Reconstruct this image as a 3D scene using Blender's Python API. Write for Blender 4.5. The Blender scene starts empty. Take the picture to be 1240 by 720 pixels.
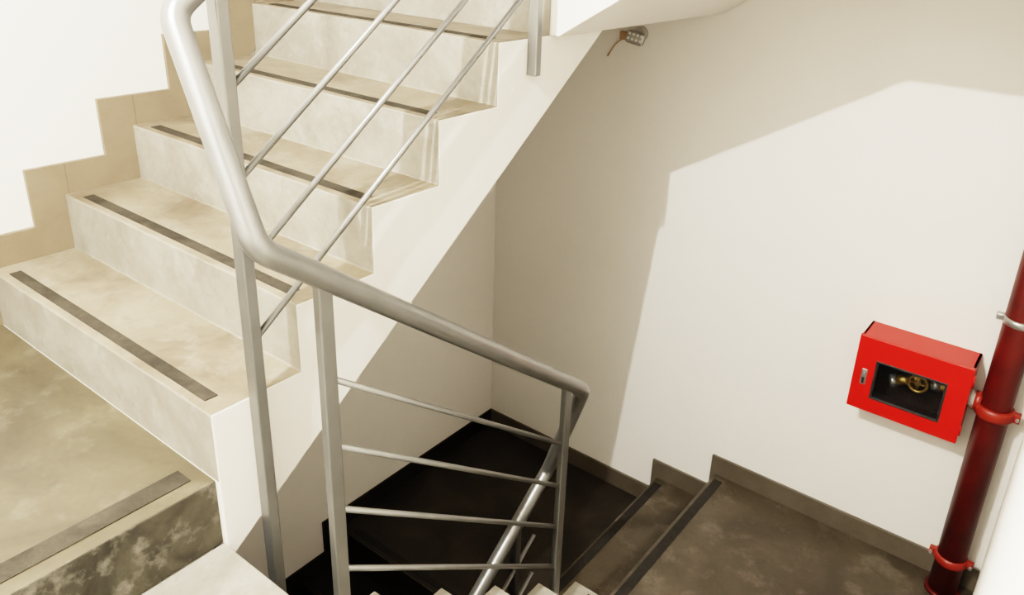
import bpy, bmesh, math
from mathutils import Vector, Matrix
S=bpy.context.scene
h=0.17; g=0.2264; W=1.0889; G=0.22; D=2.2225; XR=1.365; ST=15*h
E=0.27; E2=-0.02; s=0.093; a=0.0946
YN=-1.75   # near wall
# ------------------------------------------------------------ materials
def newmat(n):
    m=bpy.data.materials.new(n); m.use_nodes=True
    nt=m.node_tree; b=nt.nodes['Principled BSDF']
    return m,nt,b
def mottled(n,c1,c2,c3=None,scale=3.0,fine=45.0,rough=0.5,bump=0.15,spec=0.4,contrast=(0.35,0.65),fa=.86,p3=(.52,.72),c4=None):
    m,nt,b=newmat(n); N=nt.nodes; L=nt.links
    tc=N.new('ShaderNodeTexCoord')
    n1=N.new('ShaderNodeTexNoise'); n1.inputs['Scale'].default_value=scale; n1.inputs['Detail'].default_value=7; n1.inputs['Roughness'].default_value=0.6; n1.inputs['Distortion'].default_value=0.6
    r1=N.new('ShaderNodeValToRGB'); r1.color_ramp.elements[0].position=contrast[0]; r1.color_ramp.elements[1].position=contrast[1]
    r1.color_ramp.elements[0].color=(*c1,1); r1.color_ramp.elements[1].color=(*c2,1)
    n2=N.new('ShaderNodeTexNoise'); n2.inputs['Scale'].default_value=fine; n2.inputs['Detail'].default_value=3
    r2=N.new('ShaderNodeValToRGB'); r2.color_ramp.elements[0].position=0.3; r2.color_ramp.elements[1].position=0.7
    r2.color_ramp.elements[0].color=(fa,fa,fa,1); r2.color_ramp.elements[1].color=(1,1,1,1)
    mx=N.new('ShaderNodeMix'); mx.data_type='RGBA'; mx.blend_type='MULTIPLY'; mx.inputs[0].default_value=1
    L.new(tc.outputs['Object'],n1.inputs['Vector']); L.new(tc.outputs['Object'],n2.inputs['Vector'])
    L.new(n1.outputs['Fac'],r1.inputs[0]); L.new(n2.outputs['Fac'],r2.inputs[0])
    src=r1.outputs[0]
    def layer(src,col,sc,pos,dist=0):
        n3=N.new('ShaderNodeTexNoise'); n3.inputs['Scale'].default_value=sc; n3.inputs['Detail'].default_value=9; n3.inputs['Roughness'].default_value=.68; n3.inputs['Distortion'].default_value=dist
        L.new(tc.outputs['Object'],n3.inputs['Vector'])
        r3=N.new('ShaderNodeValToRGB'); r3.color_ramp.elements[0].position=pos[0]; r3.color_ramp.elements[1].position=pos[1]
        L.new(n3.outputs['Fac'],r3.inputs[0])
        m3=N.new('ShaderNodeMix'); m3.data_type='RGBA'; L.new(r3.outputs[0],m3.inputs[0]); L.new(src,m3.inputs[6]); m3.inputs[7].default_value=(*col,1)
        return m3.outputs[2]
    if c3: src=layer(src,c3,scale*2.3,p3)
    if c4: src=layer(src,c4,scale*3.7,(.56,.78),1.2)
    L.new(src,mx.inputs[6]); L.new(r2.outputs[0],mx.inputs[7])
    L.new(mx.outputs[2],b.inputs['Base Color'])
    b.inputs['Roughness'].default_value=rough; b.inputs['Specular IOR Level'].default_value=spec
    if bump>0:
        bp=N.new('ShaderNodeBump'); bp.inputs['Strength'].default_value=bump; bp.inputs['Distance'].default_value=0.003
        L.new(n2.outputs['Fac'],bp.inputs['Height']); L.new(bp.outputs[0],b.inputs['Normal'])
    return m
def plain(n,c,rough=.5,metal=0,spec=.5,em=None,es=0,nz=0.06):
    m,nt,b=newmat(n); N=nt.nodes; L=nt.links
    b.inputs['Roughness'].default_value=rough; b.inputs['Metallic'].default_value=metal; b.inputs['Specular IOR Level'].default_value=spec
    tc=N.new('ShaderNodeTexCoord'); n1=N.new('ShaderNodeTexNoise'); n1.inputs['Scale'].default_value=12; n1.inputs['Detail'].default_value=5
    r=N.new('ShaderNodeValToRGB'); r.color_ramp.elements[0].position=.3; r.color_ramp.elements[1].position=.7
    r.color_ramp.elements[0].color=(*[x*(1-nz) for x in c],1); r.color_ramp.elements[1].color=(*[min(1,x*(1+nz)) for x in c],1)
    L.new(tc.outputs['Object'],n1.inputs['Vector']); L.new(n1.outputs['Fac'],r.inputs[0]); L.new(r.outputs[0],b.inputs['Base Color'])
    if em: b.inputs['Emission Color'].default_value=(*em,1); b.inputs['Emission Strength'].default_value=es
    return m
M_wall=mottled('wall_paint',(.80,.76,.69),(.825,.79,.725),scale=1.5,fine=30,rough=.8,bump=0,spec=.15,fa=.985)
M_tread=mottled('stair_concrete',(.120,.088,.055),(.27,.225,.16),(.31,.275,.215),scale=3.6,fine=45,rough=.42,bump=.04,contrast=(.32,.62),fa=.87,c4=(.12,.098,.068))
M_riser=mottled('riser_concrete',(.185,.165,.130),(.31,.288,.240),(.34,.32,.275),scale=5,fine=50,rough=.6,bump=.04,contrast=(.3,.65),fa=.9,c4=(.19,.172,.138))
M_floor=mottled('landing_concrete',(.052,.042,.025),(.115,.094,.058),(.17,.148,.105),scale=2.4,fine=60,rough=.4,bump=.05,fa=.88,c4=(.055,.047,.03))
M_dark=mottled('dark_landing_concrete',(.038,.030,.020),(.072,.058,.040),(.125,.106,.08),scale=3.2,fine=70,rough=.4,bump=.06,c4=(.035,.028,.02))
M_shade=mottled('shaded_landing_concrete',(.014,.011,.008),(.032,.026,.018),scale=4,fine=70,rough=.5,bump=.05,spec=.3)  # landing concrete again, with the shadow on its left part darkened into the colour
M_deepshade=mottled('deep_shade_concrete',(.010,.008,.006),(.018,.015,.011),scale=3.2,fine=70,rough=.55,bump=.05,spec=.25)  # near-black copy of the dark concrete; deep stairwell shade is in the colour
M_edge=mottled('landing_riser_concrete',(.018,.017,.012),(.070,.063,.045),(.20,.185,.15),scale=7,fine=60,rough=.7,bump=.3)
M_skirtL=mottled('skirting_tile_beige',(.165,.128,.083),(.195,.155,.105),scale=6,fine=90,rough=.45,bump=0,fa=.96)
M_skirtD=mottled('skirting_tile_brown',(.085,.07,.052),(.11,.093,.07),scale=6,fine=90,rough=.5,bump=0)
M_strip=mottled('antislip_strip',(.026,.023,.017),(.060,.052,.038),scale=12,fine=200,rough=.8,bump=.2,spec=.2,fa=.75)
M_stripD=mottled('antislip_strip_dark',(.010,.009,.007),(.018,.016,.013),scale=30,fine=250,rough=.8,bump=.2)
M_rail=plain('rail_silver_paint',(.225,.225,.215),rough=.33,metal=.75)
M_red=plain('cabinet_red',(.50,.007,.004),rough=.38)
M_redp=plain('pipe_red',(.075,.005,.0035),rough=.42,nz=.3)
M_cl=plain('clamp_red',(.22,.016,.008),rough=.4,nz=.2)
M_in=plain('cabinet_interior',(.012,.005,.003),rough=.7)
M_brass=plain('brass',(.30,.20,.06),rough=.38,metal=.85)
M_steel=plain('steel',(.35,.35,.33),rough=.35,metal=.8)
M_white=plain('white_plastic',(.45,.44,.4),rough=.4)
M_orange=plain('orange_cable',(.40,.25,.14),rough=.5)
M_blackp=plain('black_rubber',(.012,.012,.012),rough=.6)
M_led=plain('led',(.7,.68,.6),rough=.2)
M_grout=plain('tile_grout',(.10,.08,.055),rough=.8)
M_lamp=plain('lamp_diffuser',(1,1,1),em=(1,.97,.92),es=14)
gm,nt,b=newmat('cabinet_glass'); b.inputs['Base Color'].default_value=(.02,.02,.02,1); b.inputs['Roughness'].default_value=.03; b.inputs['Alpha'].default_value=.15; b.inputs['Specular IOR Level'].default_value=.3; M_glass=gm
# ------------------------------------------------------------ helpers
def link(o,par=None):
    S.collection.objects.link(o)
    if par: o.parent=par
    return o
def mesh(n,vs,fs,mats,mi=None,par=None,smooth=False,bev=0):
    me=bpy.data.meshes.new(n); me.from_pydata([tuple(v) for v in vs],[],fs)
    for m in (mats if isinstance(mats,list) else [mats]): me.materials.append(m)
    if mi:
        for p,i in zip(me.polygons,mi): p.material_index=i
    if smooth:
        for p in me.polygons: p.use_smooth=True
    bm=bmesh.new(); bm.from_mesh(me); bmesh.ops.recalc_face_normals(bm,faces=bm.faces); bm.to_mesh(me); bm.free()
    o=bpy.data.objects.new(n,me); link(o,par)
    if bev:
        md=o.modifiers.new('bevel','BEVEL'); md.width=bev; md.segments=2; md.limit_method='ANGLE'; md.angle_limit=math.radians(40)
    return o
def box(n,x0,x1,y0,y1,z0,z1,mat,par=None,bev=0):
    vs=[(x,y,z) for x in(x0,x1) for y in(y0,y1) for z in(z0,z1)]
    fs=[(0,1,3,2),(4,6,7,5),(0,4,5,1),(2,3,7,6),(0,2,6,4),(1,5,7,3)]
    return mesh(n,vs,fs,mat,par=par,bev=bev)
def prism(n,poly,axis,c0,c1,mats,fmi=None,par=None,bev=0):
    k=len(poly)
    P=(lambda c,u,z:(c,u,z)) if axis=='x' else (lambda c,u,z:(u,c,z))
    vs=[P(c0,u,z) for u,z in poly]+[P(c1,u,z) for u,z in poly]
    fs=[tuple(range(k)),tuple(range(2*k-1,k-1,-1))]; mi=[0,0]
    for i in range(k):
        j=(i+1)%k; fs.append((i,j,j+k,i+k)); mi.append(fmi(i) if fmi else 0)
    return mesh(n,vs,fs,mats,mi,par,bev=bev)
def fillet(pts,r,n=7):
    pts=[Vector(p) for p in pts]; out=[pts[0]]
    for i in range(1,len(pts)-1):
        p=pts[i]; d0=(pts[i-1]-p); d1=(pts[i+1]-p); rr=min(r,d0.length*.45,d1.length*.45)
        A=p+d0.normalized()*rr; B=p+d1.normalized()*rr
        for k in range(n+1):
            t=k/n; out.append((1-t)**2*A+2*t*(1-t)*p+t*t*B)
    out.append(pts[-1]); return out
def tube(n,pts,r,mat,par=None,seg=20,cap=True):
    pts=[Vector(p) for p in pts]; vs=[];fs=[]
    t=(pts[1]-pts[0]).normalized(); u=t.orthogonal().normalized()
    for i,p in enumerate(pts):
        if i==0: tn=(pts[1]-p).normalized()
        elif i==len(pts)-1: tn=(p-pts[i-1]).normalized()
        else: tn=((pts[i+1]-p).normalized()+(p-pts[i-1]).normalized()).normalized()
        u=(u-tn*u.dot(tn)).normalized(); v=tn.cross(u)
        rr=r[i] if isinstance(r,(list,tuple)) else r
        for k in range(seg):
            an=2*math.pi*k/seg; vs.append(p+(u*math.cos(an)+v*math.sin(an))*rr)
    for i in range(len(pts)-1):
        for k in range(seg):
            k2=(k+1)%seg; fs.append((i*seg+k,i*seg+k2,(i+1)*seg+k2,(i+1)*seg+k))
    m=len(pts)*seg
    if cap:
        fs.append(tuple(range(seg-1,-1,-1))); fs.append(tuple(range(m-seg,m)))
    o=mesh(n,vs,fs,mat,par=par)
    for p in o.data.polygons: p.use_smooth=len(p.vertices)==4
    return o
def cyl(n,p0,p1,r,mat,par=None,seg=24): return tube(n,[p0,p1],r,mat,par,seg)
def torus(n,c,R,r,ax,mat,par=None,sx=1):
    c=Vector(c); ax=Vector(ax).normalized(); u=ax.orthogonal().normalized(); v=ax.cross(u); vs=[];fs=[]; A=28;B=10
    for i in range(A):
        d=u*math.cos(2*math.pi*i/A)+v*math.sin(2*math.pi*i/A)
        for j in range(B):
            t=2*math.pi*j/B; vs.append(c+d*(R+r*math.cos(t))+ax*r*math.sin(t))
    for i in range(A):
        for j in range(B):
            fs.append((i*B+j,((i+1)%A)*B+j,((i+1)%A)*B+(j+1)%B,i*B+(j+1)%B))
    return mesh(n,vs,fs,mat,par=par,smooth=True)
def empty(n):
    o=bpy.data.objects.new(n,None); o.empty_display_size=.1; return link(o)
# ------------------------------------------------------------ stairs
def left_flight(dz,treadm,risem,stripm,par=None):
    e=empty('stair_flight')
    poly=[(0,dz-.22),(0,dz)]
    for k in range(1,6):
        poly+=[((k-1)*g,dz+k*h),(k*g,dz+k*h)]
    poly+=[(1.42,dz+5*h)]
    def f(i):
        if 1<=i<=10: return 1 if i%2==1 else 2   # riser / tread
        return 0
    prism('flight_body',poly,'x',-W,0,[M_wall,risem,treadm],f,par=e,bev=.004)
    box('top_riser',-W,-.001,5*g-.006,5*g,dz+5*h,dz+6*h,risem,e)
    for k in range(1,7):
        y=(k-1)*g
        box('antislip_strip_%d'%k,-W+.075,-.055,y+.022,y+.052,dz+k*h-.001,dz+k*h+.0025,stripm,e)
    return e
def right_flight(dz,treadm,risem,stripm):
    e=empty('stair_flight')
    poly=[(-.227,dz+13*h),(0,dz+13*h)]
    for k in range(1,6):
        poly+=[(k*g,dz+(14-k)*h),(k*g,dz+(13-k)*h)]
    poly[-1]=(5*g,dz+7*h)
    def f(i):
        if 1<=i<=10: return 2 if i%2==1 else 1
        return 0
    prism('flight_body',poly,'x',G,XR,[M_wall,risem,treadm],f,par=e,bev=.004)
    for k in range(0,6):
        y=k*g; box('antislip_strip_%d'%k,G+.07,XR-.07,y-.052,y-.022,dz+(14-k)*h-.001,dz+(14-k)*h+.0025,stripm,e)
    return e
def far_landing(dz,m1,m2,stripm,risem):
    e=empty('stair_landing')
    poly=[(-W,dz+5*h),(-W,dz+6*h),(E2,dz+6*h),(E2,dz+7*h),(E,dz+7*h),(E,dz+8*h),(XR,dz+8*h),(XR,dz+7*h),(.59,dz+7*h),(.03,dz+5*h)]
    mi={0:0,1:2,2:3,3:1,4:3,5:1}
    prism('landing_slab',poly,'y',5*g,D,[M_wall,m1,m2,risem],lambda i:mi.get(i,0),par=e,bev=.003)
    box('antislip_strip_a',E+.015,E+.055,5*g+.06,D-.05,dz+8*h-.001,dz+8*h+.0025,stripm,e)
    box('antislip_strip_b',E2+.012,E2+.05,5*g+.06,D-.05,dz+7*h-.001,dz+7*h+.0025,stripm,e)
    return e
left_flight(0,M_tread,M_riser,M_strip)
far_landing(0,M_tread,M_tread,M_strip,M_riser)
right_flight(0,M_tread,M_riser,M_strip)
left_flight(-ST,M_deepshade,M_deepshade,M_stripD)
far_landing(-ST,M_dark,M_shade,M_stripD,M_deepshade)
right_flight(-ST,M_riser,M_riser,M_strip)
left_flight(ST,M_tread,M_riser,M_strip)
# near landings
XRR=2.4
def near_landing(dz,nm_l,nm_r):
    o=prism(nm_l,[(-W,dz-h),(-W,dz),(-.012,dz),(-.012,dz-h)],'y',YN,0,[M_wall,M_floor,M_edge],lambda i:{1:1,2:2}.get(i,0),bev=.004)
    box(nm_r,-.012,XR,YN,0,dz-2*h,dz-h,[M_riser],bev=.003)
    box(nm_r,XR,XRR,YN,-.55,dz-2*h,dz-h,M_riser)
    return o
near_landing(0,'floor_left','floor')
box('antislip_strip',-.012-.088,-.012-.038,YN+.1,-.035,-.001,.0025,M_strip)
near_landing(ST,'ceiling_left','ceiling')
box('floor_basement',-W,XRR,YN,D,-ST-h-.1,-ST-h,M_deepshade)
box('ceiling_top',-W,XRR,YN,D,ST+1.2,ST+1.3,M_wall)
box('ceiling_soffit',-.012,XR,YN,-.24,13*h-.006,13*h-.001,M_wall)
# ------------------------------------------------------------ walls
ZB,ZT=-ST-h,ST+1.25
box('wall_left',-W-.15,-W,YN-.15,D+.15,ZB,ZT,M_wall)
box('wall_back',-W,XRR,D,D+.15,ZB,ZT,M_wall)
box('wall_right',XR,XR+.15,-.5,D,ZB,ZT,M_wall)
box('wall_front',-W,XRR,YN-.15,YN,ZB,ZT,M_wall)
box('wall_recess_right',XRR,XRR+.15,YN-.15,-.5,ZB,ZT,M_wall)
box('wall_recess_back',XR+.15,XRR,-.55,-.4,ZB,ZT,M_wall)
# ------------------------------------------------------------ skirtings
T=.012
def skirt_left(dz,mat,nm):
    top=[(YN,dz+s),(-a,dz+s)]
    for k in range(1,7):
        top+=[((k-1)*g-a,dz+k*h+s)]
        if k<6: top+=[(k*g-a,dz+k*h+s)]
    top+=[(D,dz+6*h+s)]
    bot=[(D,dz+5.6*h),(5*g,dz+5.6*h-.05),(0,dz-.1),(YN,dz-.1)]
    return prism(nm,top+bot,'x',-W-.002,-W+T,[mat],bev=.002)
bl=skirt_left(0,M_skirtL,'baseboard_left'); skirt_left(-ST,M_deepshade,'baseboard_left_lower')  # lower skirting takes the colour with the shade painted in
for k in range(0,6):
    y=(k)*g-a+.105
    box('tile_joint_%d'%k,-W+T-.001,-W+T+.0004,y,y+.0018,(k+1)*h-.05,(k+1)*h+s-.001,M_grout,bl)
def skirt_back(dz,mat,nm):
    p=[(-W,dz+6*h+s),(E2-.03,dz+6*h+s),(E2-.03,dz+7*h+s),(E-.025,dz+7*h+s),(E-.025,dz+8*h+s),(XR,dz+8*h+s),(XR,dz+7.5*h),(E+.1,dz+7.5*h),(E2,dz+5.6*h),(-W,dz+5.6*h)]
    return prism(nm,p,'y',D-T,D+.002,[mat],bev=.002)
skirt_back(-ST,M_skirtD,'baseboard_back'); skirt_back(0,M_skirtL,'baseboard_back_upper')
# ------------------------------------------------------------ railing
m=h/g
rl=empty('stair_railing')
xu=.03; xl=.2413
def rail_pts(dz,up=0):
    return [(xl,1.06,dz+.618-m*1.07),(xl,-.012,dz+.618),(xu,.008,dz+.982+up),(xu,1.20,dz+.976+m*1.20+up)]
pp=rail_pts(-ST,.0)[1:]+rail_pts(0)+rail_pts(ST)[:1]
tube('handrail',fillet(pp,.032),.0235,M_rail,rl,24)
def post(n,x0,x1,y0,y1,z0,z1): box(n,x0,x1,y0,y1,z0,z1,M_rail,rl,bev=.003)
for j,dz in enumerate((0,-ST)):
    zr=lambda y:dz+.965+m*y
    post('post_upper_%d'%j,.001,.034,.089,.115,dz-.44,zr(.10)); post('post_upper_top_%d'%j,.001,.034,1.027,1.051,dz+.750,zr(1.04))
    for i,b0 in enumerate((.238,.407,.585,.762)):
        cyl('bar_upper_%d_%d'%(j,i),(xu-.004,.10,dz+b0+m*.10),(xu-.004,1.14,dz+b0+m*1.14),.0072,M_rail,rl,12)
zr=lambda y:.60-m*y
def pl(n,y,z0): post(n,xl-.01,xl+.01,y-.0165,y+.0165,z0,zr(y))
pl('post_lower_a',.117,-2*h); pl('post_lower_b',.968,-6*h)
for i,b0 in enumerate((.304,.146,-.014,-.176)):
    cyl('bar_lower_%d'%i,(xl,.117,b0),(xl,.968,b0-m*(.968-.117)),.007,M_rail,rl,12)
# ------------------------------------------------------------ fire hose cabinet
fc=empty('fire_hose_cabinet')
x0,x1,z0,z1=.795,1.175,-.51,-.213; yf=D-.15; t=.008
box('cabinet_back',x0+.004,x1-.004,D-.012,D-.001,z0+.004,z1-.004,M_in,fc)
box('side_left',x0,x0+t,yf+.015,D,z0,z1,M_red,fc); box('side_right',x1-t,x1,yf+.015,D,z0,z1,M_red,fc)
box('top_panel',x0,x1,yf+.015,D,z1-t,z1,M_red,fc); box('bottom_panel',x0,x1,yf+.015,D,z0,z0+t,M_red,fc)
wx0,wx1,wz0,wz1=.868,1.105,-.452,-.298
def frame(n,ax0,ax1,az0,az1,bx0,bx1,bz0,bz1,ya,yb,mat,par):
    o=[(ax0,az0),(ax1,az0),(ax1,az1),(ax0,az1)]; i=[(bx0,bz0),(bx1,bz0),(bx1,bz1),(bx0,bz1)]
    vs=[(x,ya,z) for x,z in o+i]+[(x,yb,z) for x,z in o+i]; fs=[]
    for k in range(4):
        j=(k+1)%4; fs+=[(k,j,4+j,4+k),(8+k,12+k,12+j,8+j),(k,8+k,8+j,j),(4+k,4+j,12+j,12+k)]
    return mesh(n,vs,fs,mat,par=par,bev=.003)
frame('door',x0-.003,x1+.003,z0-.003,z1+.003,wx0,wx1,wz0,wz1,yf,yf+.018,M_red,fc)
frame('window_gasket',wx0-.004,wx1+.004,wz0-.004,wz1+.004,wx0+.006,wx1-.006,wz0+.006,wz1-.006,yf-.002,yf+.010,M_blackp,fc)
box('window_pane',wx0,wx1,yf+.006,yf+.009,wz0,wz1,M_glass,fc)
for nn,q in (('liner_top',(x0+t,x1-t,yf+.02,D-.012,z1-t-.003,z1-t)),('liner_bottom',(x0+t,x1-t,yf+.02,D-.012,z0+t,z0+t+.003)),('liner_left',(x0+t,x0+t+.003,yf+.02,D-.012,z0+t,z1-t)),('liner_right',(x1-t-.003,x1-t,yf+.02,D-.012,z0+t,z1-t))):
    box(nn,*q,M_in,fc)
box('latch_plate',.822,.843,yf-.006,yf,-.405,-.34,M_steel,fc,bev=.003)
cyl('latch_knob',(.8325,yf-.016,-.36),(.8325,yf-.004,-.36),.007,M_steel,fc,16)
box('latch_lever',.828,.837,yf-.012,yf-.004,-.398,-.375,M_blackp,fc,bev=.002)
yv=D-.075; zv=-.352; xv=1.0
cyl('valve_inlet',(xv+.02,yv,zv),(1.17,yv,zv),.018,M_brass,fc)
cyl('valve_body',(xv,yv,zv-.03),(xv,yv,zv+.035),.028,M_brass,fc)
cyl('valve_stem',(xv+.01,yv,zv),(xv+.01,yf+.035,zv),.010,M_brass,fc)
torus('valve_wheel',(xv+.01,yf+.04,zv),.032,.006,(0,1,0),M_brass,fc)
cyl('wheel_spoke_a',(xv-.02,yf+.04,zv),(xv+.04,yf+.04,zv),.004,M_brass,fc,10); cyl('wheel_spoke_b',(xv+.01,yf+.04,zv-.03),(xv+.01,yf+.04,zv+.03),.004,M_brass,fc,10)
cyl('valve_outlet',(xv-.015,yv,zv-.01),(xv-.07,yv-.01,zv-.03),.020,M_brass,fc)
cyl('outlet_cap',(xv-.065,yv-.01,zv-.028),(xv-.085,yv-.013,zv-.036),.024,M_steel,fc)
cyl('inlet_nut',(1.05,yv,zv),(1.08,yv,zv),.024,M_steel,fc,6)
for z in (-.26,-.46): cyl('hinge_%d'%int(-z*100),(x1+.004,yf+.01,z-.02),(x1+.004,yf+.01,z+.02),.005,M_red,fc,12)
# ------------------------------------------------------------ red riser pipe
pc=empty('fire_riser_pipe'); px,py,pr=1.262,D-.08,.051
cyl('pipe',(px,py,-7*h-.01),(px,py,7*h),pr,M_redp,pc,32)
cyl('branch',(x1-.02,py,zv),(px,py,zv),.024,M_redp,pc)
cyl('branch_nipple',(x1-.001,py,zv),(x1+.02,py,zv),.029,M_white,pc,20)
cyl('branch_nut',(x1+.02,py,zv),(x1+.042,py,zv),.034,M_cl,pc,20)
def clamp(n,z,mat,rr,hh):
    tube(n,[(px,py,z-hh),(px,py,z-hh*.6),(px,py,z+hh*.6),(px,py,z+hh)],[rr-.006,rr,rr,rr-.006],mat,pc,32)
    box(n+'_lug_a',px-rr-.018,px-rr+.008,py-.012,py+.012,z-hh*.8,z+hh*.8,mat,pc,bev=.003)
    box(n+'_lug_b',px+rr-.008,px+rr+.018,py-.012,py+.012,z-hh*.8,z+hh*.8,mat,pc,bev=.003)
    cyl(n+'_bolt_a',(px-rr-.010,py-.024,z),(px-rr-.010,py+.02,z),.006,M_steel,pc,8)
    cyl(n+'_bolt_b',(px+rr+.010,py-.024,z),(px+rr+.010,py+.02,z),.006,M_steel,pc,8)
clamp('coupling',zv-.02,M_cl,pr+.012,.022); clamp('floor_clamp',-1.03,M_cl,pr+.008,.018); clamp('wall_bracket',-.02,M_steel,pr+.005,.014)
cyl('floor_collar',(px,py,-7*h),(px,py,-7*h+.015),pr+.012,M_redp,pc,32)
# ------------------------------------------------------------ emergency light on far wall
el=empty('emergency_light'); ex,ez=-.318,.722
cyl('base',(ex-.005,D-.02,ez+.01),(ex-.005,D,ez+.01),.03,M_white,el)
cyl('arm',(ex,D-.05,ez),(ex,D-.015,ez+.005),.010,M_steel,el,14)
o=box('head',-.040,.040,-.014,.014,-.027,.027,M_steel,el,bev=.013); o.location=(ex,D-.058,ez-.002); o.rotation_euler=(math.radians(-15),math.radians(12),math.radians(18))
for i in range(4):
    for j in range(2):
        l=tube('led_%d_%d'%(i,j),[(-.026+i*.0173,-.0175,-.010+j*.020),(-.026+i*.0173,-.012,-.010+j*.020)],.0055,M_led,el,12); l.location=o.location; l.rotation_euler=o.rotation_euler
tube('cable',fillet([(ex-.02,D-.012,ez),(ex-.07,D-.02,ez-.01),(ex-.12,D-.01,ez-.04),(ex-.16,D-.006,ez-.10)],.03),.003,M_orange,el,10)
box('junction_box',ex-.10,ex-.06,D-.022,D,ez-.022,ez+.012,M_orange,el,bev=.004)
# ------------------------------------------------------------ lamp
lp=empty('ceiling_lamp'); lx,ly,lz=.305,-.97,13*h-.006
cyl('lamp_base',(lx,ly,lz-.012),(lx,ly,lz),.10,M_white,lp,32)
tube('diffuser',[(lx,ly,lz-.012),(lx,ly,lz-.025),(lx,ly,lz-.032),(lx,ly,lz-.034)],[.09,.08,.05,.01],M_lamp,lp,32)
ld=bpy.data.lights.new('lamp_light','POINT'); ld.energy=128; ld.color=(1,.96,.895); ld.shadow_soft_size=.014
lo=bpy.data.objects.new('lamp_light',ld); lo.location=(lx,ly,2.148); link(lo,lp)
# world
w=bpy.data.worlds.new('World'); S.world=w; w.use_nodes=True
w.node_tree.nodes['Background'].inputs[0].default_value=(1,.95,.88,1); w.node_tree.nodes['Background'].inputs[1].default_value=.3
# ------------------------------------------------------------ camera
yaw,pit,rol=.6221,.3759,.0482
fw=Vector((-math.sin(yaw)*math.cos(pit),math.cos(yaw)*math.cos(pit),-math.sin(pit)))
r=Vector((math.cos(yaw),math.sin(yaw),0)); u=r.cross(fw)
r2=r*math.cos(rol)+u*math.sin(rol); u2=-r*math.sin(rol)+u*math.cos(rol)
cd=bpy.data.cameras.new('camera'); cd.sensor_width=36; cd.lens=959.59/1240*36; cd.shift_x=-41.61/1240; cd.shift_y=-78.61/1240; cd.clip_start=.01
co=bpy.data.objects.new('camera',cd); link(co)
M=Matrix(((r2.x,u2.x,-fw.x,1.3505),(r2.y,u2.y,-fw.y,-.7225),(r2.z,u2.z,-fw.z,1.1553),(0,0,0,1)))
co.matrix_world=M; S.camera=co
S.view_settings.view_transform='Filmic'
S.view_settings.look='High Contrast'
S.view_settings.exposure=1.75
